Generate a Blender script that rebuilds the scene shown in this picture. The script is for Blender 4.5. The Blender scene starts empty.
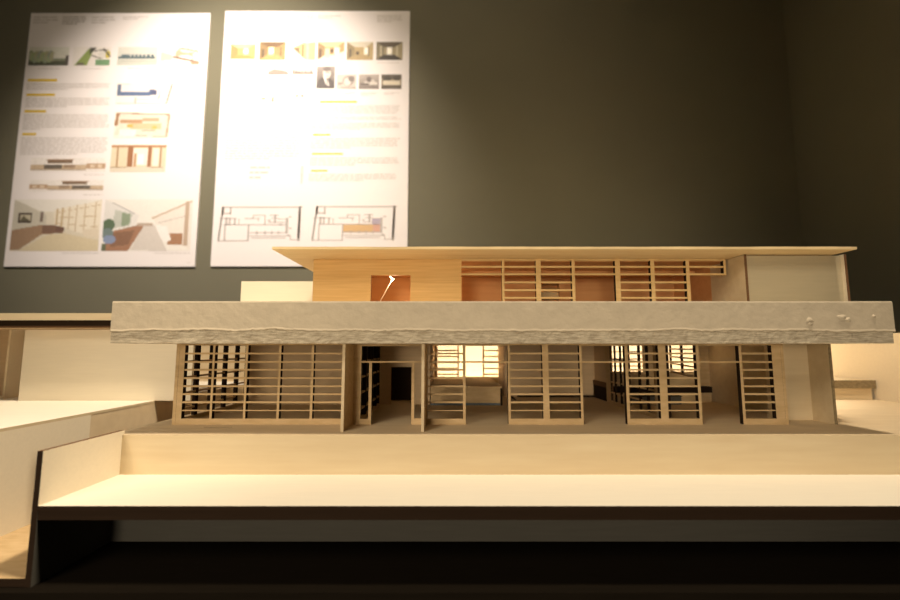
import bpy, bmesh, math, random
import numpy as np
random.seed(7)
S = bpy.context.scene
C = S.collection
ZC = 1.20                                   # camera height above the gallery floor (metres)

# ------------------------------------------------------------------ camera
PITCH = math.atan(47/440)
cam = bpy.data.cameras.new('camera'); camo = bpy.data.objects.new('camera', cam); C.objects.link(camo)
camo.location = (0, 0, ZC); camo.rotation_euler = (math.pi/2 + PITCH, 0, 0)
cam.sensor_width = 36; cam.lens = 440/900*36; cam.clip_start = .02; cam.clip_end = 50
cam.dof.use_dof = True; cam.dof.focus_distance = .50; cam.dof.aperture_fstop = 4.2
S.camera = camo

# ------------------------------------------------------------------ world, lamps, exposure
S.view_settings.view_transform = 'Standard'; S.view_settings.look = 'None'
S.view_settings.gamma = 1; S.view_settings.use_curve_mapping = False
S.view_settings.exposure = 0.0
W = bpy.data.worlds.new('world'); S.world = W; W.use_nodes = True
W.node_tree.nodes['Background'].inputs[0].default_value = (1, .80, .55, 1)
W.node_tree.nodes['Background'].inputs[1].default_value = .04
def spot(name, loc, target, power, angle, blend, radius, col):
    l = bpy.data.lights.new(name, 'SPOT'); o = bpy.data.objects.new(name, l); C.objects.link(o)
    l.energy = power; l.spot_size = math.radians(angle); l.spot_blend = blend; l.shadow_soft_size = radius; l.color = col
    a = np.array(loc, float); b = np.array(target, float)
    import mathutils
    o.location = (a[0], a[1], a[2]+ZC)
    o.rotation_euler = mathutils.Vector(b-a).to_track_quat('-Z', 'Y').to_euler()
    return o
WARM = (1, .845, .63)
spot('poster_spot', (-.72, .48, 1.55), (-.76, 1.46, .62), 175, 74, 1, .03, (1, .86, .74))
spot('wall_wash', (-.45, .10, 2.05), (-.50, 1.46, .55), 42, 100, 1, .05, (1, .84, .64))
spot('model_spot', (.40, .24, 1.40), (.02, .50, 0), 66, 76, .8, .05, WARM)
spot('front_fill', (-.70, -.80, .85), (.04, .52, -.04), 46, 48, .7, .25, WARM)  # unseen soft fill, added to brighten the front and the rooms
spot('low_front_fill', (-.50, -2.2, .06), (.02, .6, .0), 105, 27, .6, .25, WARM)  # added unseen fill, low enough to reach the back rooms
spot('terrace_spot', (.35, .15, 1.40), (-.66, .5, -.1), 66, 34, .8, .05, WARM)
spot('court_spot', (.24, .92, 1.40), (.24, .985, -.05), 560, 40, .9, .04, WARM)

# ------------------------------------------------------------------ materials
def mat(name, col, rough=.75, grain=None, gs=(4, 60, 60), var=.12, bump=0, bscale=80, spec=.25):
    m = bpy.data.materials.new(name); m.use_nodes = True
    nt = m.node_tree; N = nt.nodes; L = nt.links; b = N['Principled BSDF']
    b.inputs['Roughness'].default_value = rough
    b.inputs['Specular IOR Level'].default_value = spec
    tc = N.new('ShaderNodeTexCoord')
    mp = N.new('ShaderNodeMapping'); mp.inputs['Scale'].default_value = gs
    L.new(tc.outputs['Object'], mp.inputs[0])
    nz = N.new('ShaderNodeTexNoise'); nz.inputs['Scale'].default_value = 6; nz.inputs['Detail'].default_value = 5
    L.new(mp.outputs[0], nz.inputs['Vector'])
    rp = N.new('ShaderNodeValToRGB')
    rp.color_ramp.elements[0].position = .3; rp.color_ramp.elements[1].position = .7
    g = grain if grain else tuple(c*(1-var) for c in col)
    rp.color_ramp.elements[0].color = (*g, 1); rp.color_ramp.elements[1].color = (*col, 1)
    L.new(nz.outputs['Fac'], rp.inputs[0]); L.new(rp.outputs[0], b.inputs['Base Color'])
    if bump:
        n2 = N.new('ShaderNodeTexNoise'); n2.inputs['Scale'].default_value = bscale; n2.inputs['Detail'].default_value = 4
        L.new(tc.outputs['Object'], n2.inputs['Vector'])
        bp = N.new('ShaderNodeBump'); bp.inputs['Strength'].default_value = bump; bp.inputs['Distance'].default_value = .0008
        L.new(n2.outputs['Fac'], bp.inputs['Height']); L.new(bp.outputs[0], b.inputs['Normal'])
    return m
PLY   = mat('pale_plywood', (.68, .56, .37), grain=(.62, .49, .31), gs=(2, 20, 20))
CARD  = mat('cream_board', (.82, .73, .57), var=.04)
TOPW  = mat('white_board', (.86, .80, .68), var=.04)
LATT  = mat('lattice_plywood', (.62, .45, .25), grain=(.52, .36, .18), gs=(10, 40, 40))
VENEER= mat('orange_veneer', (.74, .48, .20), grain=(.64, .39, .14), gs=(3, 60, 90))
ROOFW = mat('roof_plywood', (.84, .65, .37), grain=(.78, .58, .31), gs=(3, 30, 30))
INNER = mat('brown_inner_board', (.62, .45, .27), var=.1)
UPIN  = mat('reddish_inner_board', (.72, .38, .16), grain=(.66, .33, .13), gs=(2, 30, 30))
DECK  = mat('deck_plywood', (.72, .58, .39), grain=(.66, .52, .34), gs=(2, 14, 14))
BURNT = mat('burnt_edge', (.028, .016, .009), rough=.9, spec=.1)
BROWN = mat('scorched_edge', (.17, .09, .045), rough=.9, spec=.1)
PLASTER = mat('grey_plaster', (.58, .49, .36), var=.10, gs=(12, 12, 12), bump=.8, bscale=140)
ROUGH = mat('torn_plaster', (.70, .61, .46), grain=(.36, .29, .20), gs=(16, 60, 120), bump=.8, bscale=850, rough=.95)
WALLM = mat('olive_wall', (.165, .156, .106), var=.05, gs=(1, 1, 1), rough=.85)
FLOORM= mat('dark_floor', (.03, .025, .02), var=.2)
CLOTH = mat('black_plinth', (.011, .008, .005), var=.2, rough=.9, spec=.05)
SHADE = mat('charcoal_and_shade_board', (.10, .092, .075), var=.1)  # cabinet and shelf colour; on the under-tray boards it stands for shade
PAPER = mat('poster_paper', (.80, .76, .74), var=.01, rough=.6)
BEIGE = mat('beige_card', (.47, .40, .27), var=.05)
WORN  = mat('worn_edge', (.30, .23, .13), grain=(.20, .15, .08), gs=(30, 30, 60))
UPLAT = mat('yellow_lattice_plywood', (.73, .52, .25), grain=(.64, .43, .18), gs=(10, 40, 40))
METAL = mat('pale_wire', (.8, .7, .55), var=.05, rough=.35)
SLATE = mat('blue_grey_card', (.14, .17, .19), var=.1)
YELL  = mat('yellow_ink', (.72, .50, .03), var=.03)
INK   = mat('grey_ink', (.40, .37, .34), var=.05)
INKL  = mat('pale_ink', (.56, .52, .48), var=.03)
PLANI = mat('plan_ink', (.50, .46, .43), var=.05)
def flat(name, c): return mat(name, c, var=.02)
pm = bpy.data.materials.new('printed_colour'); pm.use_nodes = True
_a = pm.node_tree.nodes.new('ShaderNodeVertexColor'); _a.layer_name = 'print'
pm.node_tree.links.new(_a.outputs[0], pm.node_tree.nodes['Principled BSDF'].inputs['Base Color'])
pm.node_tree.nodes['Principled BSDF'].inputs['Roughness'].default_value = .6

# ------------------------------------------------------------------ builders (coordinates relative to the camera's foot, z from eye height)
ORG = {}
def thing(name, label, cat, loc, group=None):
    o = bpy.data.objects.new(name, None); C.objects.link(o)
    o.empty_display_size = .02
    o.location = (loc[0], loc[1], loc[2]+ZC); ORG[o.name] = tuple(o.location)
    o['label'] = label; o['category'] = cat
    if group: o['group'] = group
    return o
def link(name, verts, faces, mats, fmat, parent, smooth=False):
    ox, oy, oz = ORG.get(parent.name, (0, 0, 0)) if parent else (0, 0, 0)
    me = bpy.data.meshes.new(name)
    me.from_pydata([(x-ox, y-oy, z+ZC-oz) for x, y, z in verts], [], faces)
    for m in mats: me.materials.append(m)
    me.polygons.foreach_set('material_index', fmat)
    if smooth: me.polygons.foreach_set('use_smooth', [True]*len(faces))
    me.update()
    o = bpy.data.objects.new(name, me); C.objects.link(o)
    if parent: o.parent = parent; ORG[o.name] = (ox, oy, oz)
    return o
BF = [(0,4,7,3), (1,2,6,5), (0,1,5,4), (3,7,6,2), (0,3,2,1), (4,5,6,7)]   # -x +x -y +y -z +z
def boxes(name, bl, m, parent=None, mx=None, my=None, mz=None):
    """one mesh of boxes (x0,x1,y0,y1,z0,z1); mx/my/mz: materials of the cut edges that face along that axis"""
    mats = [m]; idx = []
    for k in (mx, my, mz):
        if k is None: idx.append(0)
        else:
            if k not in mats: mats.append(k)
            idx.append(mats.index(k))
    V = []; F = []; M = []
    for x0, x1, y0, y1, z0, z1 in bl:
        n = len(V)
        V += [(x0,y0,z0),(x1,y0,z0),(x1,y1,z0),(x0,y1,z0),(x0,y0,z1),(x1,y0,z1),(x1,y1,z1),(x0,y1,z1)]
        for i, f in enumerate(BF):
            F.append([n+k for k in f]); M.append(idx[i//2])
    return link(name, V, F, mats, M, parent)
def box(name, x0, x1, y0, y1, z0, z1, m, parent=None, **k):
    return boxes(name, [(x0,x1,y0,y1,z0,z1)], m, parent, **k)
def setlabel(o, label, cat=None, kind=None, group=None):
    if label: o['label'] = label
    if cat: o['category'] = cat
    if kind: o['kind'] = kind
    if group: o['group'] = group
    return o
def lattice(parent, x0, x1, y, z0, z1, mull, slats, th=.006, rail=.0062, top=.0016, end=.003, name='lattice_screen', m=LATT, st=.0019, slast=False):
    """flat screen facing the viewer: frame, mullions (a,b) and thin slats, laser cut so that upright edges are charred"""
    fr = boxes(name, [(x0,x1,y,y+th,z0,z0+rail), (x0,x1,y,y+th,z1-top,z1),
                      (x0,x0+end,y,y+th,z0+rail,z1-top), (x1-end,x1,y,y+th,z0+rail,z1-top)], m, parent, mx=BURNT)
    for a, b in mull: box('mullion', a, b, y, y+th, z0+rail, z1-top, m, fr, mx=BURNT)
    edges = [x0+end] + [e for ab in mull for e in ab] + [x1-end]
    for i, z in enumerate(slats):
        t = st*.55 if (slast and i == len(slats)-1) else st
        for a, b in zip(edges[0::2], edges[1::2]):
            box('slat', a, b, y+.0003, y+th-.002, z-t/2, z+t/2, m, fr, mz=m)
    return fr
def lattice_x(parent, x, y0, y1, z0, z1, mull, slats, th=.004, rail=.005, top=.0016, end=.003, name='side_lattice', m=LATT):
    """the same kind of screen running in depth"""
    fr = boxes(name, [(x,x+th,y0,y1,z0,z0+rail), (x,x+th,y0,y1,z1-top,z1),
                      (x,x+th,y0,y0+end,z0+rail,z1-top), (x,x+th,y1-end,y1,z0+rail,z1-top)], m, parent, my=BURNT)
    for a, b in mull: box('mullion', x, x+th, a, b, z0+rail, z1-top, m, fr, mx=BURNT, my=BURNT)
    edges = [y0+end] + [e for ab in mull for e in ab] + [y1-end]
    for z in slats:
        for a, b in zip(edges[0::2], edges[1::2]): box('slat', x+.0003, x+th-.0003, a, b, z-.001, z+.001, m, fr)
    return fr

# ------------------------------------------------------------------ the gallery
def struct(o): o['kind'] = 'structure'; return o
YW = 1.466
struct(box('floor', -2.6, 1.26, -2.6, 1.6, -ZC-.05, -ZC, FLOORM))
struct(box('wall_back', -2.6, 1.26, YW, YW+.1, -ZC, 2.2, WALLM))
struct(box('wall_right', 1.20, 1.30, -2.6, YW, -ZC, 2.2, WALLM))

DK = -.085        # deck level
# plinth and base board
pl = thing('display_plinth', 'black plinth under the whole house model at the foot of the picture', 'plinth', (0, .8, -ZC))
box('plinth_top', -1.05, 1.0, .346, 1.24, -.21, -.1805, CLOTH, pl)
box('plinth_body', -1.03, .98, .37, 1.22, -ZC, -.21, CLOTH, pl)
setlabel(box('base_board', -.98, -.3210, .353, 1.10, -.180, -.174, LATT, mx=BURNT, my=BURNT),  # board stops at the tray; black plinth stands in for shade beneath it
         'thin plywood base board, its lit strip showing at the lower left corner', 'board')

# ------------------------------------------------------------------ front terrace: deck, front wall, low tray
tt = thing('front_terrace', 'pale plywood terrace with long white tray running before the house model', 'terrace', (0, .44, -.1804))
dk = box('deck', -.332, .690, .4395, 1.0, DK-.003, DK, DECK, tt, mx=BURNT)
box('front_wall', -.3165, .80, .4365, .4395, -.1215, DK+.0004, PLY, tt, mz=PLY)
box('tray_floor', -.3165, .80, .353, .4365, -.1250, -.1215, TOPW, tt, my=BURNT)
box('tray_edge', -.3165, .80, .3535, .357, -.1320, -.1250, BURNT, tt)
box('left_wall', -.3210, -.3165, .353, .4395, -.1250, DK+.0045, CARD, tt, my=BURNT, mz=BROWN)
box('left_foot', -.3210, -.3165, .353, .4395, -.1804, -.1250, SHADE, tt, my=BURNT)  # lower part of left_wall, shade below the tray put into its colour
box('under_panel', -.3165, .80, .432, .435, -.1804, -.1250, SHADE, tt)  # under-tray shade put into the panel colour
# joint of the deck boards and the cut slot of the stair in the floor
boxes('deck_joint', [(-.262,-.232,.4795,.4799,DK,DK+.0002)], BROWN, dk)
boxes('floor_slot', [(.115,.247,.7630,.7655,DK,DK+.003), (.1035,.1060,.715,.7655,DK,DK+.0015)], BURNT, dk)

# left platform, garden walls
lp = thing('left_platform', 'raised cream platform at the left edge with long slanting front riser', 'platform', (-.6, .6, -.174))
box('platform_top', -1.0, -.415, .353, 1.0, -.0780, -.0750, TOPW, lp, mx=PLY)
box('riser', -.418, -.415, .353, .520, -.174, -.0780, CARD, lp)
box('riser', -.418, -.4155, .5205, 1.0, -.174, -.0780, DECK, lp)  # browner colour stands for shade on the rear of the riser
box('front_riser', -1.0, -.418, .353, .356, -.174, -.0780, CARD, lp)
gp = thing('left_outbuilding', 'low outbuilding at far left, cream panel wall under a flat roof with dark edge', 'model building', (-.6, .63, -.0750))
box('panel_wall', -.607, -.365, .630, .633, -.0750, .0245, CARD, gp, mx=PLY)
box('side_panel', -.700, -.655, .690, .694, -.0750, .026, INNER, gp)
box('side_panel', -.655, -.652, .655, .694, -.0750, .0262, CARD, gp, my=PLY)
box('side_panel', -.98, -.70, .700, .704, -.0750, .026, INNER, gp)
rf = box('roof_board', -.99, -.34, .600, .80, .0365, .0460, PLY, gp)
box('roof_edge', -.99, -.34, .603, .80, .0290, .0365, BURNT, rf)
box('roof_underlay', -.99, -.34, .606, .80, .0262, .0290, INNER, rf, my=BROWN)
setlabel(box('plywood_screen_wall', -.98, -.215, .975, .979, -.0750, .020, PLY), 'plain plywood wall glimpsed through the slatted left end of the ground storey', 'wall')
setlabel(box('rear_garden_wall', -.98, .694, 1.0002, 1.004, DK-.003, .022, TOPW), 'long white rear garden wall glimpsed brightly through the back windows', 'wall')
setlabel(box('right_garden_wall', .690, .694, .42, 1.0, DK-.003, .0215, CARD), 'cream boundary wall at the right edge behind the bench step', 'wall')
sb = thing('bench_step', 'low garden bench with thick grey brown top against the right boundary wall', 'bench', (.6, .74, DK))
box('bench_top', .50, .6890, .722, .80, -.0665, -.0535, PLY, sb, my=WORN, mx=BURNT)
box('bench_base', .50, .6850, .726, .80, DK, -.0665, PLY, sb, mx=BURNT)
rb = setlabel(box('roof_block', -.316, -.175, .66, .86, .0442, .0990, CARD), 'plain cream block on the slab behind the upper storey, left', 'block')

# ------------------------------------------------------------------ ground storey
CEIL = .0035
gs = thing('ground_storey', 'ground storey of the house model, lattice screens and thin fin walls below the slab', 'model storey', (.05, .6, DK))
ZR = [-.0073,-.0167,-.0254,-.0345,-.0435,-.0522,-.0610,-.0700]
YS = .4972
box('corner_post', -.3070, -.3035, YS, YS+.006, DK, CEIL, LATT, gs, mx=BROWN)
lattice(gs, -.3033, -.1115, YS, DK, CEIL, [(-.2660,-.2635),(-.2290,-.2265),(-.1920,-.1893),(-.1553,-.1525)], ZR, end=.0062, slast=True)
for x in (-.1113, -.0300):                                   # fin walls, cut fronts pale
    box('fin_wall', x+.0008, x+.0038, .4550, .5000, DK, CEIL-.0003, LATT, gs, my=PLY)
# doorway frame between the fins
df = boxes('door_frame', [(-.1090,-.0991,YS,YS+.003,DK,CEIL), (-.0905,-.0872,YS,YS+.003,DK+.006,-.0175),
                     (-.0991,-.0872,YS,YS+.003,DK,DK+.006)], LATT, gs, mx=BURNT)
boxes('door_post', [(-.0428,-.0396,YS,YS+.003,DK+.0065,-.0175), (-.0428,-.0312,YS,YS+.003,DK,DK+.0065)], LATT, df, mx=BURNT)
box('transom', -.0991, -.0312, YS, YS+.003, -.0175, -.0157, LATT, df)
box('top_rail', -.0991, -.0312, YS, YS+.003, CEIL-.0025, CEIL, LATT, df)
lattice(gs, -.0280, .0174, YS, DK, CEIL, [], ZR, end=.003, th=.003, slast=True)
lattice(gs, .0646, .1477, YS, DK, CEIL, [(.1033,.1103)], ZR, slast=True, end=.0027)
lattice(gs, .1960, .2790, YS, DK, CEIL, [(.2334,.2417)], ZR, slast=True, end=.0032)
fF = lattice(gs, .3240, .3740, YS, DK, CEIL, [(.3608,.3740-.0031)], ZR, slast=True, end=.003)
for a, b in ((.0174,.0646), (.1477,.1960), (.2790,.3240)):
    box('transom', a, b, YS+.0002, YS+.0028, -.0176, -.0158, LATT, gs)
    box('head_rail', a, b, YS+.0002, YS+.0028, CEIL-.0022, CEIL, LATT, gs)
# right end
box('end_wall', .4250, .4285, .4978, .545, DK, CEIL, PLY, gs, my=WORN)
box('recess_wall', .374, .4250, .527, .530, DK, CEIL, PLY, gs)
box('inner_wall', .4100, .4130, .531, .706, DK, CEIL, PLY, gs)
# left room
lattice_x(gs, -.3070, .5060, .668, DK, CEIL, [(.533,.539),(.566,.572),(.600,.606),(.633,.639)], [-.0167,-.0345,-.0522,-.0700], name='side_lattice')
boxes('hall_wall', [(-.3029,-.0885,.668,.671,DK,CEIL), (-.0885,-.0575,.668,.671,-.0300,CEIL), (-.0575,-.0300,.668,.671,DK,CEIL)], INNER, gs)
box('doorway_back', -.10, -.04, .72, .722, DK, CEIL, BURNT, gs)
box('alcove_wall', -.0330, -.0300, .671, .868, DK, CEIL, INNER, gs)
# shelf lattice beside the door
lattice_x(gs, -.1050, .5050, .643, DK, CEIL, [(.535,.540),(.568,.573),(.580,.585),(.612,.617)], [-.0165,-.0345,-.0522,-.0700], name='shelf_screen')
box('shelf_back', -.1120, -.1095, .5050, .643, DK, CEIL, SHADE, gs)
# kitchen window wall
YB = .868; SILL = -.0575
kw = boxes('window_wall', [(-.030,.096,YB,YB+.003,DK,SILL), (-.030,-.0245,YB,YB+.003,SILL,CEIL), (.0145,.0175,YB,YB+.003,SILL,CEIL), (.0640,.0670,YB,YB+.003,SILL,CEIL)], LATT, gs)
for a, b in ((-.0245,.0145), (.0670,.0940)):
    for z in (-.007, -.0185, -.030, -.0415, -.0530): box('slat', a, b, YB, YB+.003, z-.0014, z+.0014, LATT, kw)
box('alcove_wall', .0940, .0970, .766, YB, DK, CEIL, INNER, gs)
box('middle_wall', .0970, .2515, .766, .769, DK, CEIL, INNER, gs)
box('slender_post', .1510, .1560, .735, .738, DK, CEIL, LATT, gs)
# cross wall with two sliding lattices
box('cross_wall', .2450, .2480, .5035, .5330, DK, CEIL, PLY, gs, my=BURNT)
box('cross_wall', .2450, .2480, .6785, .7000, DK, CEIL, LATT, gs, my=BROWN)
lattice_x(gs, .2455, .5335, .6140, DK, CEIL, [(.554,.5585),(.577,.5815)], [-.0190,-.037,-.0522,-.068], th=.002, name='sliding_lattice')
lattice_x(gs, .2430, .6150, .6780, DK, CEIL, [(.634,.638),(.655,.659)], [-.0190,-.037,-.0522,-.068], th=.002, name='sliding_lattice')
# right room back wall with two openings
YR = .703
bw = boxes('window_wall', [(.248,.4100,YR,YR+.003,DK,-.0385), (.248,.252,YR,YR+.003,-.0385,CEIL), (.306,.334,YR,YR+.003,-.0385,CEIL), (.3930,.4100,YR,YR+.003,-.0385,CEIL)], LATT, gs)
for z in (-.0075, -.0190, -.0300): box('slat', .252, .306, YR, YR+.003, z-.0009, z+.0009, LATT, bw)
# the half-open window lattice: turned so that its right side stands nearer
leaf = boxes('window_leaf', [(0,.145,0,.003,-.0395,-.037),(0,.003,0,.003,-.037,CEIL-.001),(.070,.074,0,.003,-.037,CEIL-.001),(.142,.145,0,.003,-.037,CEIL-.001)], LATT, gs, my=LATT, mx=BURNT)
for z in (-.0030, -.0150, -.0255): box('slat', .003, .142, .0005, .0025, z-.001, z+.001, LATT, leaf)
ca, sa = math.cos(math.radians(-104.8)), math.sin(math.radians(-104.8))
for o in [leaf] + list(leaf.children):                      # turn the leaf about its hinge at the left jamb
    og = ORG[o.name]
    for v in o.data.vertices:
        x = v.co.x + og[0]; y = v.co.y + og[1]
        v.co.x = .347 + x*ca - y*sa - og[0]; v.co.y = .702 + x*sa + y*ca - og[1]
# furniture in the rooms
ct = thing('kitchen_counter', 'long low counter with pale top beneath the bright back windows', 'counter', (.02, .75, DK))
box('counter_top', -.0285, .0765, .655, .866, -.0600, -.0575, LATT, ct, mx=BURNT)
box('counter_body', -.0285, .0735, .657, .866, -.0815, -.0600, LATT, ct, mx=BURNT)
box('counter_end', .0735, .0765, .6545, .866, DK, -.0600, LATT, ct, my=BURNT)
box('kick_board', -.0285, .0735, .659, .866, DK, -.0815, SLATE, ct)
bh = thing('window_bench', 'dark topped bench along the back wall of the right hand room', 'bench', (.33, .69, DK))
box('bench_seat', .2485, .4035, .688, .7025, -.0700, -.0610, BURNT, bh)
box('bench_front', .2485, .4035, .691, .7025, DK, -.0700, LATT, bh)
bx = thing('low_cabinet', 'small black cabinet in front of the right room bench', 'cabinet', (.31, .66, DK))
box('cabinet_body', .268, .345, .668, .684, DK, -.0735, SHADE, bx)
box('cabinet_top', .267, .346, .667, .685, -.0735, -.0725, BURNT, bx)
nb = thing('niche_bench', 'small dark bench in the niche of the cross wall, with brown top', 'bench', (.25, .73, DK))
box('niche_top', .2452, .2482, .7005, .7655, -.0635, -.0555, BROWN, nb, mz=LATT)
box('niche_body', .2455, .2480, .7010, .7650, DK, -.0635, BURNT, nb)
box('niche_wall', .2485, .2515, .7001, .766, DK, CEIL, INNER, gs)

# ------------------------------------------------------------------ balcony slab
sl = thing('balcony_slab', 'thick grey plastered balcony slab with rough torn lower edge across the house model', 'slab', (.05, .6, CEIL))
XL, XR, YF = -.3315, .4345, .4300
box('slab_core', XL+.001, XR-.001, YF+.004, .875, CEIL, .0440, PLASTER, sl, mz=TOPW)
rn = random.Random(3)
def nz1(n, a): return [rn.uniform(-a, a) for _ in range(n)]
def smooth1(l, k):
    n = len(l); return [sum(l[max(0,i-k):min(n,i+k+1)])/len(l[max(0,i-k):min(n,i+k+1)]) for i in range(n)]
def sheet(name, x0, x1, nx, zs, yfun, zfun, m, parent, yback):
    """front skin of a plastered board: grid of points, then closed by a back face"""
    V = []; F = []; nz = len(zs)
    for i in range(nx+1):
        x = x0+(x1-x0)*i/nx
        for j in range(nz): V.append((x, yfun(i, j), zfun(i, j)))
    for i in range(nx):
        for j in range(nz-1):
            a = i*nz+j; F.append((a, a+nz, a+nz+1, a+1))
    b = len(V)
    for i in range(nx+1):
        x = x0+(x1-x0)*i/nx
        V += [(x, yback, zfun(i, 0)), (x, yback, zfun(i, nz-1))]
    for i in range(nx):
        a = i*nz; c = b+2*i
        F += [(a, c, c+2, a+nz), (a+nz-1, a+2*nz-1, c+3, c+1), (c, c+1, c+3, c+2)]
    F += [tuple(range(0, nz))[::1] + (b+1, b), tuple(range(nx*nz, nx*nz+nz))[::-1] + (b+2*nx, b+2*nx+1)]
    o = link(name, V, F, [m], [0]*len(F), parent)
    return o
nx = 260
wav = smooth1(nz1(nx+1, .0030), 5); jag = nz1(nx+1, .0004)
edge = [.0153 + wav[i] + jag[i] for i in range(nx+1)]
zs = [0, .03, .09, .5, .75, .95, 1]
sheet('fascia', XL, XR, nx, zs, lambda i, j: YF + ((.0003, -.0005, 0, 0, 0, 0, .0005)[j] + rn.uniform(0, .0001)),
      lambda i, j: edge[i] + (.0448-edge[i])*zs[j], PLASTER, sl, YF+.004)
zr = [CEIL, .0060, .0085, .0110, .0135, .0170]
sheet('torn_edge', XL, XR-.0015, nx, zr, lambda i, j: YF + .0012 + rn.uniform(-.0004, .0004),
      lambda i, j: zr[j] + (rn.uniform(-.0007, .0007) if j else rn.uniform(0, .0004)), ROUGH, sl, YF+.004)
V = [(-.0, 0, 0)]
# blisters in the plaster near the right end
for bx_, bz_, r in ((.352, .026, .0028), (.3835, .0285, .0035), (.389, .0265, .0025), (.352, .0225, .002), (.415, .030, .0015)):
    vs = []; fs = []; r *= 1.5
    for a in range(4):
        for k in range(10):
            t = k*math.pi/5; rr = r*(1-a/4)*(1+.25*math.sin(3*t+bx_*900))
            vs.append((bx_+rr*math.cos(t), YF+.0002-.0016*math.sin(a/4*math.pi/2), bz_+rr*.7*math.sin(t)))
    for a in range(3):
        for k in range(10): fs.append((a*10+k, a*10+(k+1)%10, (a+1)*10+(k+1)%10, (a+1)*10+k))
    fs.append(tuple(range(30, 40)))
    link('plaster_blister', vs, fs, [PLASTER], [0]*len(fs), sl, True)

# ------------------------------------------------------------------ upper storey
us = thing('upper_storey', 'upper storey of the house model, orange veneer front under a thin oversailing roof', 'model storey', (.13, .6, .044))
YU = .530; Z0 = .0442; ZT = .1068
rn2 = random.Random(11)
nr = 120; ez = smooth1([rn2.uniform(-.0012, .0012) for _ in range(nr+1)], 3)
sheet('roof', -.1957, .4472, nr, [0, 1], lambda i, j: .4748 + (ez[i]*.6 if j else 0), lambda i, j: ZT if j == 0 else .1097+ez[i]*.5, ROOFW, us, .80)
fw = boxes('front_wall', [(-.1668,-.0962,YU,YU+.003,Z0,ZT), (-.0962,-.0481,YU,YU+.003,.0872,ZT), (-.0481,.0140,YU,YU+.003,Z0,ZT)], VENEER, us, mx=BROWN)
box('left_wall', -.1668, -.1638, YU+.003, .70, Z0, ZT, VENEER, us)
box('back_wall', -.1638, .1375, .66, .663, Z0, ZT, UPIN, us)
box('back_wall', .1655, .3385, .66, .663, Z0, ZT, UPIN, us)
box('back_lintel', .1375, .1655, .66, .663, .0985, ZT, UPIN, us)
box('corridor_wall', .09, .21, .715, .718, Z0, ZT, UPIN, us)
box('corridor_shelf', .130, .190, .695, .715, .0770, .0870, ROOFW, us)
box('corridor_shelf', .130, .190, .695, .715, .0560, .0640, SLATE, us)
box('ceiling_board', -.1636, .3385, YU+.004, .659, ZT-.0022, ZT-.0001, UPIN, us)
box('beam', .015, .338, .600, .604, .0985, ZT-.0023, UPIN, us)
zu = [.0975, .0883, .0783, .0687, .0593]
def upper_bay(x0, x1, rows, end=.0015):
    f = boxes('window_bay', [(x0,x1,YU,YU+.005,ZT-.0018,ZT)], UPLAT, us)
    for z in rows: box('slat', x0, x1, YU+.0004, YU+.0035, z-.0011, z+.0011, UPLAT, f)
for x0, x1, full in ((.0140,.0633,0), (.0663,.1047,1), (.1108,.1485,1), (.1522,.2015,0), (.2076,.2447,1), (.2495,.2879,1), (.2922,.3340,0)):
    upper_bay(x0, x1, zu if full else zu[:2])
for a, b in ((.0633,.0663), (.1047,.1108), (.1485,.1522), (.2015,.2076), (.2447,.2495), (.2879,.2922)):
    box('mullion', a, b, YU, YU+.006, Z0, ZT, UPLAT, us, mx=BURNT)
box('mullion', .3340, .3370, YU, YU+.006, zu[1]-.0011, ZT, UPLAT, us, mx=BURNT)
box('side_wall', .3400, .3430, .568, .668, Z0, ZT-.0003, UPIN, us)
box('side_wall', .3400, .3430, .5009, .5678, Z0, ZT-.0003, PLY, us, my=BROWN)
box('recess_panel', .3430, .4535, .5030, .5060, Z0, ZT-.0012, BEIGE, us, mz=BROWN)
box('right_wall', .4535, .4565, .4985, .70, Z0, ZT-.0006, CARD, us, my=BROWN)
# little reading lamp behind the left window
la = thing('model_lamp', 'tiny slanting lamp with bright tip behind the left window of the upper storey', 'lamp', (-.094, .56, Z0))
def rod(name, a, b, r, m, parent, r2=None):
    import mathutils
    a = mathutils.Vector(a); b = mathutils.Vector(b); d = (b-a).normalized()
    u = d.orthogonal().normalized(); w = d.cross(u); vs = []; r2 = r if r2 is None else r2
    for p, q in ((a, r), (b, r2)):
        for k in range(8):
            t = k*math.pi/4; vs.append(tuple(p + u*q*math.cos(t) + w*q*math.sin(t)))
    fs = [(k, (k+1)%8, 8+(k+1)%8, 8+k) for k in range(8)] + [tuple(range(8))[::-1], tuple(range(8, 16))]
    return link(name, vs, fs, [m], [0]*len(fs), parent)
rod('lamp_base', (-.0960, .560, Z0+.0001), (-.0960, .560, Z0+.0015), .006, METAL, la)
rod('lamp_arm', (-.0960, .560, Z0+.0015), (-.0745, .560, .0865), .0006, METAL, la)
glow = bpy.data.materials.new('lit_tip'); glow.use_nodes = True
glow.node_tree.nodes['Principled BSDF'].inputs['Emission Color'].default_value = (1, .8, .5, 1)
glow.node_tree.nodes['Principled BSDF'].inputs['Emission Strength'].default_value = 4
ll = bpy.data.lights.new('tip_fill_light', 'POINT'); ll.energy = .07; ll.color = (1, .75, .45); ll.shadow_soft_size = .002  # added fill light at the tip, brightens the upper rooms
llo = bpy.data.objects.new('tip_fill_light', ll); C.objects.link(llo); llo.location = (-.0705, .558, .0835+ZC)
rod('lamp_head', (-.0775, .560, .0905), (-.0730, .560, .0860), .0008, glow, la, .0016)

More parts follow.
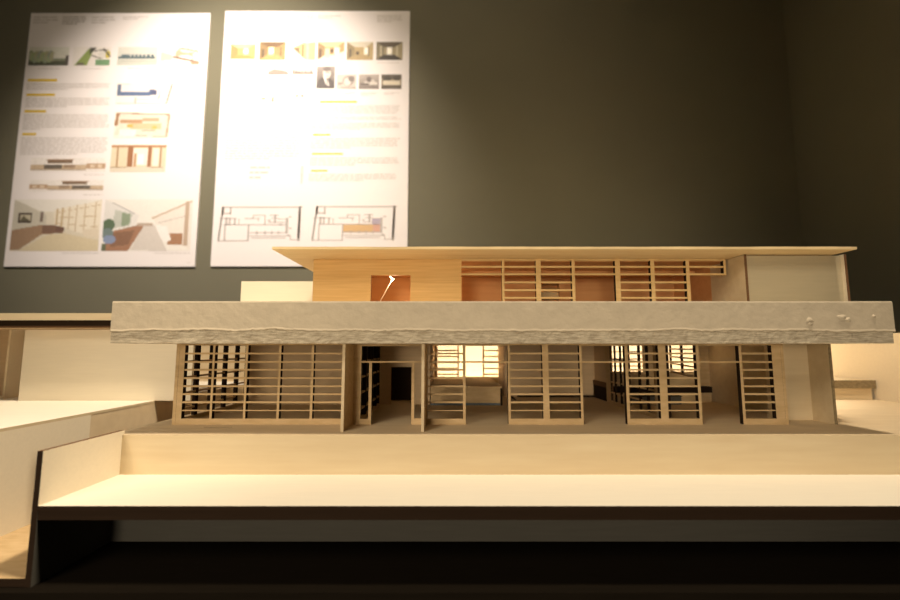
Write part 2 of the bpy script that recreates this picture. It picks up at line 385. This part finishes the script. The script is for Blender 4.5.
# ------------------------------------------------------------------ posters
F_ = 440.; cp, sp = math.cos(PITCH), math.sin(PITCH)
YP = 1.460
def wall_pt(u, v):
    """a place on the sheet: the photograph's measured place, on the plane of the poster face"""
    k = (v-300)/F_; z = (YP*sp - k*YP*cp)/(cp+k*sp); return (u-450)/F_*(YP*cp+z*sp), z
def quadmesh(name, rects, m, parent, dy=.0004):
    V = []; Fc = []
    for (x0, z0, x1, z1) in rects:
        n = len(V); V += [(x0,YP-dy,z0),(x1,YP-dy,z0),(x1,YP-dy,z1),(x0,YP-dy,z1)]; Fc.append((n,n+1,n+2,n+3))
    return link(name, V, Fc, [m], [0]*len(Fc), parent)
def srgb(c): return [((x/255+.055)/1.055)**2.4 if x > 10 else x/255/12.92 for x in c]
class Pic:
    def __init__(s, w, h, bg): s.w = w; s.h = h; s.a = np.zeros((h, w, 3)); s.a[:] = bg; s.yy, s.xx = np.mgrid[0:h, 0:w]; s.yy = (s.yy+.5)/h; s.xx = (s.xx+.5)/w
    def rect(s, x0, y0, x1, y1, c): s.a[(s.xx>=x0)&(s.xx<x1)&(s.yy>=y0)&(s.yy<y1)] = c
    def poly(s, pts, c):
        ins = np.zeros((s.h, s.w), bool); n = len(pts)
        for i in range(n):
            x0, y0 = pts[i]; x1, y1 = pts[(i+1)%n]
            cond = (y0 > s.yy) != (y1 > s.yy)
            with np.errstate(divide='ignore', invalid='ignore'):
                xi = (x1-x0)*(s.yy-y0)/((y1-y0) if y1 != y0 else 1e-9)+x0
            ins ^= cond & (s.xx < xi)
        s.a[ins] = c
    def oval(s, cx, cy, rx, ry, c): s.a[((s.xx-cx)/rx)**2+((s.yy-cy)/ry)**2 < 1] = c
    def grad(s, c0, c1):
        t = s.yy[..., None]; s.a[:] = (1-t)*np.array(c0)+t*np.array(c1)
    def noise(s, amt, seed):
        r = np.random.RandomState(seed); s.a += (r.rand(s.h, s.w, 1)-.5)*2*amt
        s.a = np.clip(s.a, 0, 255); return s
    def line(s, x0, y0, x1, y1, w, c):
        dx, dy = x1-x0, y1-y0; L2 = dx*dx+dy*dy
        t = np.clip(((s.xx-x0)*dx+(s.yy-y0)*dy)/L2, 0, 1)
        s.a[np.hypot(s.xx-x0-t*dx, s.yy-y0-t*dy) < w] = c
def place(parent, p, u0, v0, u1, v1, name='printed_picture'):
    x0, z1 = wall_pt(u0, v0); x1, z0 = wall_pt(u1, v1)
    nx_, ny_ = p.w, p.h; V = []; Fc = []
    for j in range(ny_+1):
        for i in range(nx_+1): V.append((x0+(x1-x0)*i/nx_, YP-.0004, z1+(z0-z1)*j/ny_))
    for j in range(ny_):
        for i in range(nx_):
            a = j*(nx_+1)+i; Fc.append((a+nx_+1, a+nx_+2, a+1, a))
    o = link(name, V, Fc, [pm], [0]*len(Fc), parent)
    pa = np.clip(p.a, 0, 255); g = pa.mean(2, keepdims=True); k = .14 if parent is p1 else -.06; lin = np.clip((1-k)*(.86*pa+.14*g)+k*np.array((226, 220, 212)), 0, 255)/255; lin = np.where(lin > .04045, ((lin+.055)/1.055)**2.4, lin/12.92)
    col = np.ones((ny_*nx_, 4, 4), np.float32); col[:, :, :3] = lin.reshape(-1, 1, 3)
    at = o.data.color_attributes.new('print', 'FLOAT_COLOR', 'CORNER'); at.data.foreach_set('color', col.ravel())
    return o
tr = random.Random(5)
def text(parent, u0, v0, u1, v1, lines, m=INKL, last=.6, name='text_block', fill=.42):
    """rows of word dashes: the small print is too fine to read in the photograph"""
    x0, z1 = wall_pt(u0, v0); x1, z0 = wall_pt(u1, v1); h = (z1-z0)/lines; R = []
    for k in range(lines):
        z = z1-(k+.5)*h; xe = x0+(x1-x0)*(last if k == lines-1 else tr.uniform(.95, 1)); x = x0
        while x < xe-.003:
            w = min(tr.uniform(.008, .030), xe-x); R.append((x, z-h*fill/2, x+w, z+h*fill/2)); x += w+.0035
    return quadmesh(name, R, m, parent)
def bar(parent, u0, v0, u1, v1):
    x0, z1 = wall_pt(u0, v0); x1, z0 = wall_pt(u1, v1); return quadmesh('yellow_heading', [(x0, z0, x1, z1)], YELL, parent)
WHT = (226, 220, 212)
# ---- poster on the left
p1 = thing('poster', 'left white poster on the dark wall, two large room views at its foot', 'poster', (-1.18, YP, .2690))
box('board', -1.5020, -.8590, YP, YW, .2690, 1.1910, PAPER, p1)
for a in ((34,16,58,24,3), (63,16,87,25,4), (92,16,115,24,3), (123,16,148,20,2), (181,16,203,23,3)): text(p1, *a, m=INK if a[0] == 63 else INKL)
q = Pic(52, 26, (205,205,190)); q.grad((214,214,200), (190,196,170)); q.rect(0,.62,1,.8,(112,120,88)); q.rect(0,.78,1,1,(64,70,50))
for i in range(16): q.oval(.05+i*.036, .45+.2*((i*37)%7)/7, .07, .26, (128+(i*29)%40,146+(i*13)%30,104+(i*17)%30))
q.rect(.62,.35,.95,.6,(206,206,190)); q.rect(.93,.45,1,.95,(70,62,56)); q.rect(.6,.62,.92,.7,(120,130,110)); place(p1, q.noise(9,1), 30, 47, 68, 65.5)
q = Pic(56, 30, WHT); q.poly([(.05,.98),(.4,.1),(.55,.1),(.38,.98)],(126,150,64)); q.poly([(.42,.05),(.6,.05),(.42,.45)],(60,60,52))
q.rect(.6,.66,.98,.98,(92,142,92)); q.oval(.8,.4,.14,.22,(210,206,196)); q.oval(.92,.4,.07,.2,(196,180,60)); q.line(.55,.2,.9,.15,.03,(80,76,66)); q.line(.5,.45,.75,.62,.03,(110,104,90)); q.line(.8,.1,.98,.5,.025,(70,66,56))
q.rect(.12,.85,.3,.98,(90,86,70)); place(p1, q.noise(5,2), 74, 47, 110, 66)
q = Pic(52, 26, (196,196,182)); q.grad((206,206,194), (186,190,176)); q.rect(.02,.52,.95,.64,(60,84,92)); q.rect(.1,.44,.3,.54,(70,96,106))
for i in range(6): q.rect(.34+i*.1,.42,.40+i*.1,.54,(48,76,90))
q.rect(.02,.72,.98,.86,(176,180,168)); place(p1, q.noise(5,3), 118.5, 47, 157, 65)
q = Pic(52, 28, WHT); q.poly([(.02,.3),(.3,.45),(.3,.7),(.02,.75)],(200,190,160)); q.oval(.68,.4,.3,.34,(176,150,116)); q.oval(.7,.2,.2,.14,(226,216,196)); q.oval(.62,.6,.2,.14,(226,218,206)); q.line(.35,.55,.95,.8,.045,(104,74,50)); q.line(.5,.12,.9,.25,.03,(128,98,66)); q.oval(.9,.5,.08,.2,(216,206,190)); q.rect(.78,.78,1,.94,(150,120,84))
place(p1, q.noise(5,4), 161, 46, 199, 66)
for a in ((38,68,60,69.5), (82,68,104,69.5), (128,67.5,154,69), (176,67.5,192,69)): text(p1, *a, 1, last=1)
for a in ((28,79,57,81.4), (26.5,93.7,55,96), (24.5,110.2,46,112.5), (22.5,133,36,135.3)): bar(p1, *a)
text(p1, 27, 83, 111, 90, 4, last=.5); text(p1, 26, 97.5, 110.5, 107.5, 5, last=.5); text(p1, 24, 114, 109.5, 130, 8, last=.2); text(p1, 21.5, 137, 107.5, 155, 9, last=.65)
q = Pic(60, 26, WHT)
q.rect(.02,.05,.08,.6,(74,92,126)); q.rect(.08,.42,.62,.62,(66,92,136)); q.rect(.58,.32,.68,.5,(60,84,126)); q.rect(.62,.35,.72,.58,(60,70,110))
q.line(.02,.05,.98,.03,.012,(196,186,176)); q.line(.98,.05,.9,.98,.014,(120,98,82)); q.line(.35,.7,.35,.98,.01,(176,160,150)); q.line(.02,.98,.9,.98,.01,(190,180,170)); q.line(.35,.78,.75,.78,.012,(196,182,172))
q.line(.78,.4,.76,.8,.01,(170,150,140)); place(p1, q.noise(3,5), 117, 83, 172, 104, 'plan_drawing')
q = Pic(60, 30, (226,218,204)); q.poly([(.05,.02),(.98,.08),(.98,.95),(.02,.9)],(216,204,184)); q.line(.06,.05,.98,.1,.02,(140,100,66)); q.line(.05,.05,.03,.5,.03,(150,106,66)); q.rect(.1,.3,.5,.42,(176,130,86)); q.rect(.3,.45,.85,.66,(208,176,130)); q.rect(.24,.48,.34,.6,(206,160,60)); q.rect(.68,.55,.76,.68,(210,170,70)); q.rect(.5,.25,.8,.38,(186,150,110)); q.line(.98,.1,.95,.95,.02,(166,140,110)); q.rect(.1,.66,.4,.92,(232,226,216)); q.line(.4,.92,.95,.95,.014,(170,140,110)); q.rect(.5,.7,.75,.74,(160,120,80))
place(p1, q.noise(6,6), 115.5, 112, 169, 138, 'plan_drawing')
q = Pic(60, 32, (216,198,160)); q.rect(0,0,1,.1,(170,116,66)); q.rect(0,.1,1,.82,(214,196,160)); q.rect(.3,.05,.4,.85,(146,86,44)); q.rect(.66,.05,.74,.85,(146,86,44)); q.rect(.4,.12,.66,.75,(232,222,204)); q.rect(.48,.35,.6,.72,(244,240,230)); q.rect(.41,.3,.46,.8,(180,136,90)); q.rect(.1,.1,.13,.82,(160,120,76)); q.rect(.88,.1,.91,.82,(150,110,70)); q.rect(0,.82,1,1,(208,196,172)); q.rect(0,.8,.3,.84,(140,110,70)); q.rect(.74,.8,.95,.84,(150,120,80)); q.rect(.76,.12,.87,.78,(228,218,198))
place(p1, q.noise(4,7), 112, 145, 165, 172)
def elev(u0, v0, u1, v1, seed, flip):
    q = Pic(90, 20, WHT); r = random.Random(seed)
    X = (lambda x: 1-x) if flip else (lambda x: x)
    def R(x0, y0, x1, y1, c): a, b = sorted((X(x0), X(x1))); q.rect(a, y0, b, y1, c)
    R(.2,.08,.58,.16,(150,100,64)); R(.22,.16,.56,.42,(110,84,60)); R(0,.52,.75,.85,(186,160,126)); R(.18,.48,.42,.78,(84,74,62)); R(.45,.5,.6,.75,(140,112,84)); R(.75,.42,1,.78,(176,140,104)); R(0,.85,.75,.92,(120,96,74)); R(.8,.5,.86,.7,(212,190,160)); R(.9,.5,.96,.7,(212,190,160))
    place(p1, q.noise(14, seed), u0, v0, u1, v1, 'elevation_drawing')
elev(31.5, 158, 105, 171.5, 21, False); elev(30, 180, 103, 191, 22, True)
text(p1, 84, 174, 104, 175.5, 1, last=1); text(p1, 83, 194, 103, 195.5, 1, last=1)
q = Pic(84, 50, (206,196,170)); q.grad((212,206,186), (206,194,166))
q.poly([(0,0),(.38,.3),(.38,.5),(0,.6)],(188,182,162)); q.poly([(0,0),(1,0),(.6,.22),(.33,.24)],(222,218,206)); q.rect(.06,.27,.22,.46,(58,46,36)); q.rect(.08,.30,.20,.43,(178,170,140)); q.poly([(.08,.42),(.12,.32),(.2,.42)],(80,74,50)); q.rect(.31,.24,.345,.44,(110,92,80))
q.poly([(0,.6),(.32,.5),(.56,.52),(.58,.66),(.35,.68),(.1,.98),(0,.98)],(146,112,80)); q.rect(.34,.5,.58,.66,(110,76,56)); q.rect(.5,.46,.6,.62,(94,62,48)); q.rect(.66,.52,.8,.57,(130,92,66)); q.poly([(.46,.2),(1,.02),(1,.78),(.62,.56),(.48,.5)],(224,214,190))
for i, x in enumerate((.5,.56,.64,.72,.82,.93)): q.line(x,.18-.16*(x-.5)*1.9,x,.5+.5*(x-.5)*1.1,.007,(186,160,116))
for k in range(3): q.line(.48,.26+.1*k,1,.1+.22*k,.006,(190,164,120))
q.poly([(.8,.58),(.98,.56),(1,.76),(.82,.72)],(214,200,172)); q.poly([(.1,1),(.4,.7),(.6,.66),(1,.8),(1,1)],(206,190,150)); place(p1, q.noise(4,8), 15, 199.5, 98, 251, 'room_view')
q = Pic(84, 50, (226,222,212)); q.poly([(0,0),(1,0),(.55,.33),(.42,.33)],(224,220,210)); q.poly([(0,0),(.4,.3),(.36,.52),(0,.72)],(212,210,204)); q.poly([(.12,.2),(.32,.28),(.3,.52),(.1,.56)],(176,182,170)); q.poly([(.2,.26),(.3,.29),(.29,.5),(.2,.52)],(120,140,110)); q.line(.08,.06,.35,.28,.008,(150,150,150))
q.poly([(.56,.34),(1,.0),(1,.98),(.62,.6)],(222,214,202)); q.line(.56,.36,.98,.04,.012,(176,146,112)); q.line(.62,.46,.98,.3,.01,(190,180,170)); q.rect(.92,.04,.97,.9,(176,150,124)); q.rect(.74,.66,.9,.88,(156,104,66)); q.poly([(.6,.5),(.72,.52),(.78,.8),(.64,.84)],(232,228,222))
q.poly([(.32,.98),(.46,.5),(.58,.5),(.74,1)],(200,192,182)); q.poly([(.05,.64),(.4,.5),(.46,.52),(.3,1),(.03,1)],(150,100,68)); q.poly([(.1,.66),(.36,.6),(.3,.88),(.1,.92)],(122,80,54)); q.oval(.06,.5,.07,.12,(66,92,62)); q.oval(.05,.66,.07,.1,(90,112,110)); q.oval(.08,.78,.07,.09,(110,130,170)); q.rect(0,.86,.05,1,(80,90,60)); q.rect(.38,.46,.56,.52,(170,150,130))
place(p1, q.noise(4,9), 105.6, 199.5, 190, 251, 'room_view')
text(p1, 62, 252.5, 100, 254, 1, last=1); text(p1, 154, 252.5, 190, 254, 1, last=1); text(p1, 187, 262, 190, 263.5, 1, last=1)
# ---- poster on the right
p2 = thing('poster', 'right white poster partly behind the model roof, two floor plans at its foot', 'poster', (-.475, YP, .2700))
box('board', -.8060, -.1440, YP, YW, .2700, 1.1990, PAPER, p2)
for a in ((258,15,284,22.5,4), (288,15,314,22.5,4), (318,15,342,19,2), (377,15,402,22.5,4)): text(p2, *a)
def room(seed, wall_, light, ceil, floor_, lx, pa):
    q = Pic(40, 28, wall_); q.poly([(0,0),(1,0),(.72,.28),(.3,.28)], ceil); q.poly([(0,1),(1,1),(.72,.72),(.3,.72)], floor_); q.poly([(0,0),(.3,.28),(.3,.72),(0,1)], [c*.82 for c in wall_]); q.rect(lx,.3,lx+.2,.7,light); q.oval(lx+.1,.5,.09,.14,(250,244,226))
    if pa: q.rect(.1,.4,.18,.85,[c*.5 for c in wall_]); q.rect(.8,.3,.86,.8,[c*.6 for c in wall_])
    return q.noise(7, seed)
place(p2, room(31,(196,166,96),(240,224,170),(210,190,136),(178,146,78),.52,0), 231, 44, 255, 59)
place(p2, room(32,(170,136,76),(246,226,160),(120,88,46),(186,150,84),.36,1), 260, 42, 285, 60)
q = Pic(40, 28, (230,222,196)); q.poly([(0,.35),(.55,0),(.55,.1),(1,0),(1,1),(.6,1)],(206,182,120)); q.poly([(0,.35),(.3,.3),(.32,.7)],(130,104,60)); q.rect(.4,.15,.5,.85,(156,126,72)); q.rect(.6,.1,.72,1,(226,206,150)); place(p2, q.noise(6,33), 293, 42, 315, 60)
q = room(34,(188,152,92),(240,226,190),(220,196,140),(226,212,184),.62,0); q.rect(.05,.4,.14,.9,(96,66,38)); q.rect(.28,.35,.45,.85,(226,206,164)); q.rect(.48,.4,.6,.62,(96,70,42)); q.poly([(.3,1),(1,.5),(1,1)],(228,218,198)); place(p2, q, 318, 42, 344, 60)
q = room(35,(176,152,100),(226,216,190),(206,196,172),(170,146,96),.66,1); q.rect(.36,.55,.48,.72,(90,72,48)); place(p2, q, 347, 42, 373, 60)
q = room(36,(160,146,110),(226,220,204),(92,78,54),(62,54,40),.4,0); q.rect(.14,.2,.2,.8,(196,184,150)); q.rect(.76,.2,.82,.8,(190,178,146)); place(p2, q, 376.5, 42, 402.5, 60)
text(p2, 231, 58.3, 237, 59.4, 1, last=1, m=INK); text(p2, 377, 62, 400, 63.5, 1, last=1)
q = Pic(40, 14, WHT); q.poly([(.02,.5),(.3,.15),(.85,.4),(1,.8),(.02,.95)],(160,146,130)); q.line(.05,.85,.98,.85,.05,(80,66,56)); q.line(.15,.4,.8,.55,.05,(120,104,90)); place(p2, q.noise(12,41), 268, 68, 289, 75, 'elevation_drawing')
q = Pic(40, 14, WHT); q.rect(.02,.6,.98,.9,(150,134,116))
for i in range(7): q.rect(.05+i*.13,.2+.1*(i%3),.12+i*.13,.75,(90+10*(i%3),76,64))
place(p2, q.noise(14,42), 292, 68, 314, 75, 'elevation_drawing')
q = Pic(34, 44, (120,108,98)); q.grad((150,138,128),(84,74,66)); q.poly([(0,1),(.12,.62),(.42,.42),(.72,.5),(1,.75),(1,1)],(70,60,54)); q.oval(.56,.3,.2,.25,(214,202,190)); q.oval(.56,.12,.21,.12,(110,98,90)); q.poly([(.36,.45),(.58,.52),(.7,.9),(.52,.8)],(228,220,210)); q.poly([(.5,.52),(.58,.54),(.62,.82),(.56,.84)],(110,100,92)); q.line(.48,.29,.56,.29,.022,(120,106,96)); q.line(.62,.29,.7,.29,.022,(120,106,96)); q.line(.54,.43,.64,.43,.014,(150,120,108)); place(p2, q.noise(7,43), 317, 66.5, 334.5, 88.5, 'portrait_photo')
q = Pic(34, 26, (190,180,168)); q.oval(.6,.45,.3,.36,(150,138,128)); q.oval(.55,.5,.18,.26,(206,196,184)); q.oval(.75,.3,.16,.2,(118,106,98)); q.rect(.05,.55,.3,.75,(150,138,126)); q.rect(.2,.86,1,1,(166,154,142)); place(p2, q.noise(8,44), 337, 74.5, 356, 89, 'portrait_photo')
q = Pic(34, 26, (150,138,124)); q.grad((170,160,148),(120,108,98)); q.poly([(.15,.7),(.4,.35),(.7,.35),(.95,.75)],(186,176,164)); q.oval(.5,.35,.12,.2,(104,92,84)); q.rect(.1,.6,.5,.75,(90,80,72)); q.rect(.55,.55,.9,.65,(206,196,182)); place(p2, q.noise(12,45), 359, 74.5, 379, 89)
q = Pic(34, 26, (140,126,100)); q.rect(0,0,1,.3,(96,86,66)); q.oval(.3,.3,.2,.2,(70,64,48)); q.oval(.75,.25,.18,.2,(74,66,50)); q.rect(.1,.42,.9,.72,(206,194,168)); q.rect(0,.75,1,1,(92,80,62)); place(p2, q.noise(10,46), 381.5, 74.5, 401.5, 89)
for a in ((341,92,356,95,2), (361,92,378,96,3), (384,92,400,95,2)): text(p2, *a)
for a in ((320,101,357,102.8), (313,134,330.5,135.7), (312,153,343,154.7), (311,170,327.5,171.6)): bar(p2, *a)
text(p2, 310, 105, 401, 114, 5, last=.95); text(p2, 310, 116.5, 401, 120, 2, last=1); text(p2, 310, 122.5, 401, 130, 4, last=.55); text(p2, 310, 137.5, 400, 149, 5, last=.45); text(p2, 310, 157, 400, 166, 4, last=.5); text(p2, 309, 173.5, 399.5, 181.5, 4, last=.6)
text(p2, 228, 105, 268, 128, 8, m=INKL); text(p2, 226, 134, 300, 160, 10, m=INKL)
q = Pic(56, 14, WHT); q.line(.02,.7,.98,.6,.04,(196,180,160)); q.rect(.1,.35,.2,.5,(176,110,70)); q.rect(.32,.3,.36,.7,(176,120,80)); q.rect(.78,.1,.84,.3,(130,110,96)); q.rect(.9,.05,.94,.3,(120,100,86)); place(p2, q.noise(4,47), 256, 94, 306, 105, 'elevation_drawing')
text(p2, 250, 165, 270, 180, 3, m=INKL); text(p2, 301, 166, 303, 184, 9, m=INK)
def plan(u0, v0, u1, v1, tint):
    """ink lines of one floor plan, drawn as strips of print"""
    R = []; 
    def P(a, b): return wall_pt(u0+(u1-u0)*a, v0+(v1-v0)*b)
    def ln(a0, b0, a1, b1, w=.0024):
        (x0, z0), (x1, z1) = P(a0, b0), P(a1, b1); R.append((min(x0,x1)-w/2, min(z0,z1)-w/2, max(x0,x1)+w/2, max(z0,z1)+w/2))
    ln(.06,.02,1,.02,.004); ln(.985,.02,.965,.95,.010) if False else None
    for k in range(12): t = k/12; ln(.975-.02*t, .02+.93*t, .975-.02*t, .02+.93*(t+1/12), .008)   # slightly leaning right wall
    for k in range(12): t = k/12; ln(.06-.06*t, .02+.96*t, .06-.06*t, .02+.96*(t+1/12), .005)
    ln(0,.98,.36,.98); ln(.36,.52,.36,.98); ln(.08,.52,.36,.52); ln(.08,.52,.08,.98); ln(.02,.34,.22,.34); ln(.10,.34,.10,.5,.007); ln(.14,.34,.14,.5,.005); ln(.2,.36,.2,.5,.005); ln(.25,.36,.25,.5)
    ln(.06,.04,.06,.2,.008); ln(.15,.04,.15,.2,.005); ln(.08,.2,.15,.2,.004); ln(.32,.34,.5,.34); ln(.42,.25,.56,.25); ln(.56,.25,.56,.52); ln(.42,.25,.42,.34); ln(.48,.34,.48,.42); ln(.62,.25,.72,.25); ln(.64,.34,.72,.34); ln(.68,.25,.68,.45,.005); ln(.6,.45,.8,.45); ln(.82,.36,.82,.74,.007); ln(.36,.75,.82,.75); ln(.72,.36,.82,.36)
    for a in (.46,.56,.64,.72): ln(a,.72,a,.78,.004)
    ln(.36,.84,.86,.84); ln(.40,.90,.8,.90); ln(.86,.84,.86,.95); ln(.86,.95,.96,.95); ln(.36,.52,.82,.52)
    for a, b in ((.85,.30),(.85,.62),(.83,.82),(.60,.4),(.74,.52)): ln(a,b,a+.02,b,.004)
    o = quadmesh('floor_plan', R, PLANI, p2, .0006)
    if tint:
        (x0, z1), (x1, z0) = P(.37,.535), P(.72,.735); quadmesh('tinted_room', [(x0,z0,x1,z1)], flat('peach_ink', (.62,.42,.22)), p2, .0003)
        (x0, z1), (x1, z0) = P(.72,.46), P(.81,.735); quadmesh('tinted_room', [(x0,z0,x1,z1)], flat('rose_ink', (.60,.36,.28)), p2, .0003)
        (x0, z1), (x1, z0) = P(.71,.37), P(.81,.52); quadmesh('tinted_room', [(x0,z0,x1,z1)], flat('mauve_ink', (.42,.36,.46)), p2, .00035)
plan(218, 206.5, 302, 241.5, False); plan(312, 206, 396.5, 241, True)
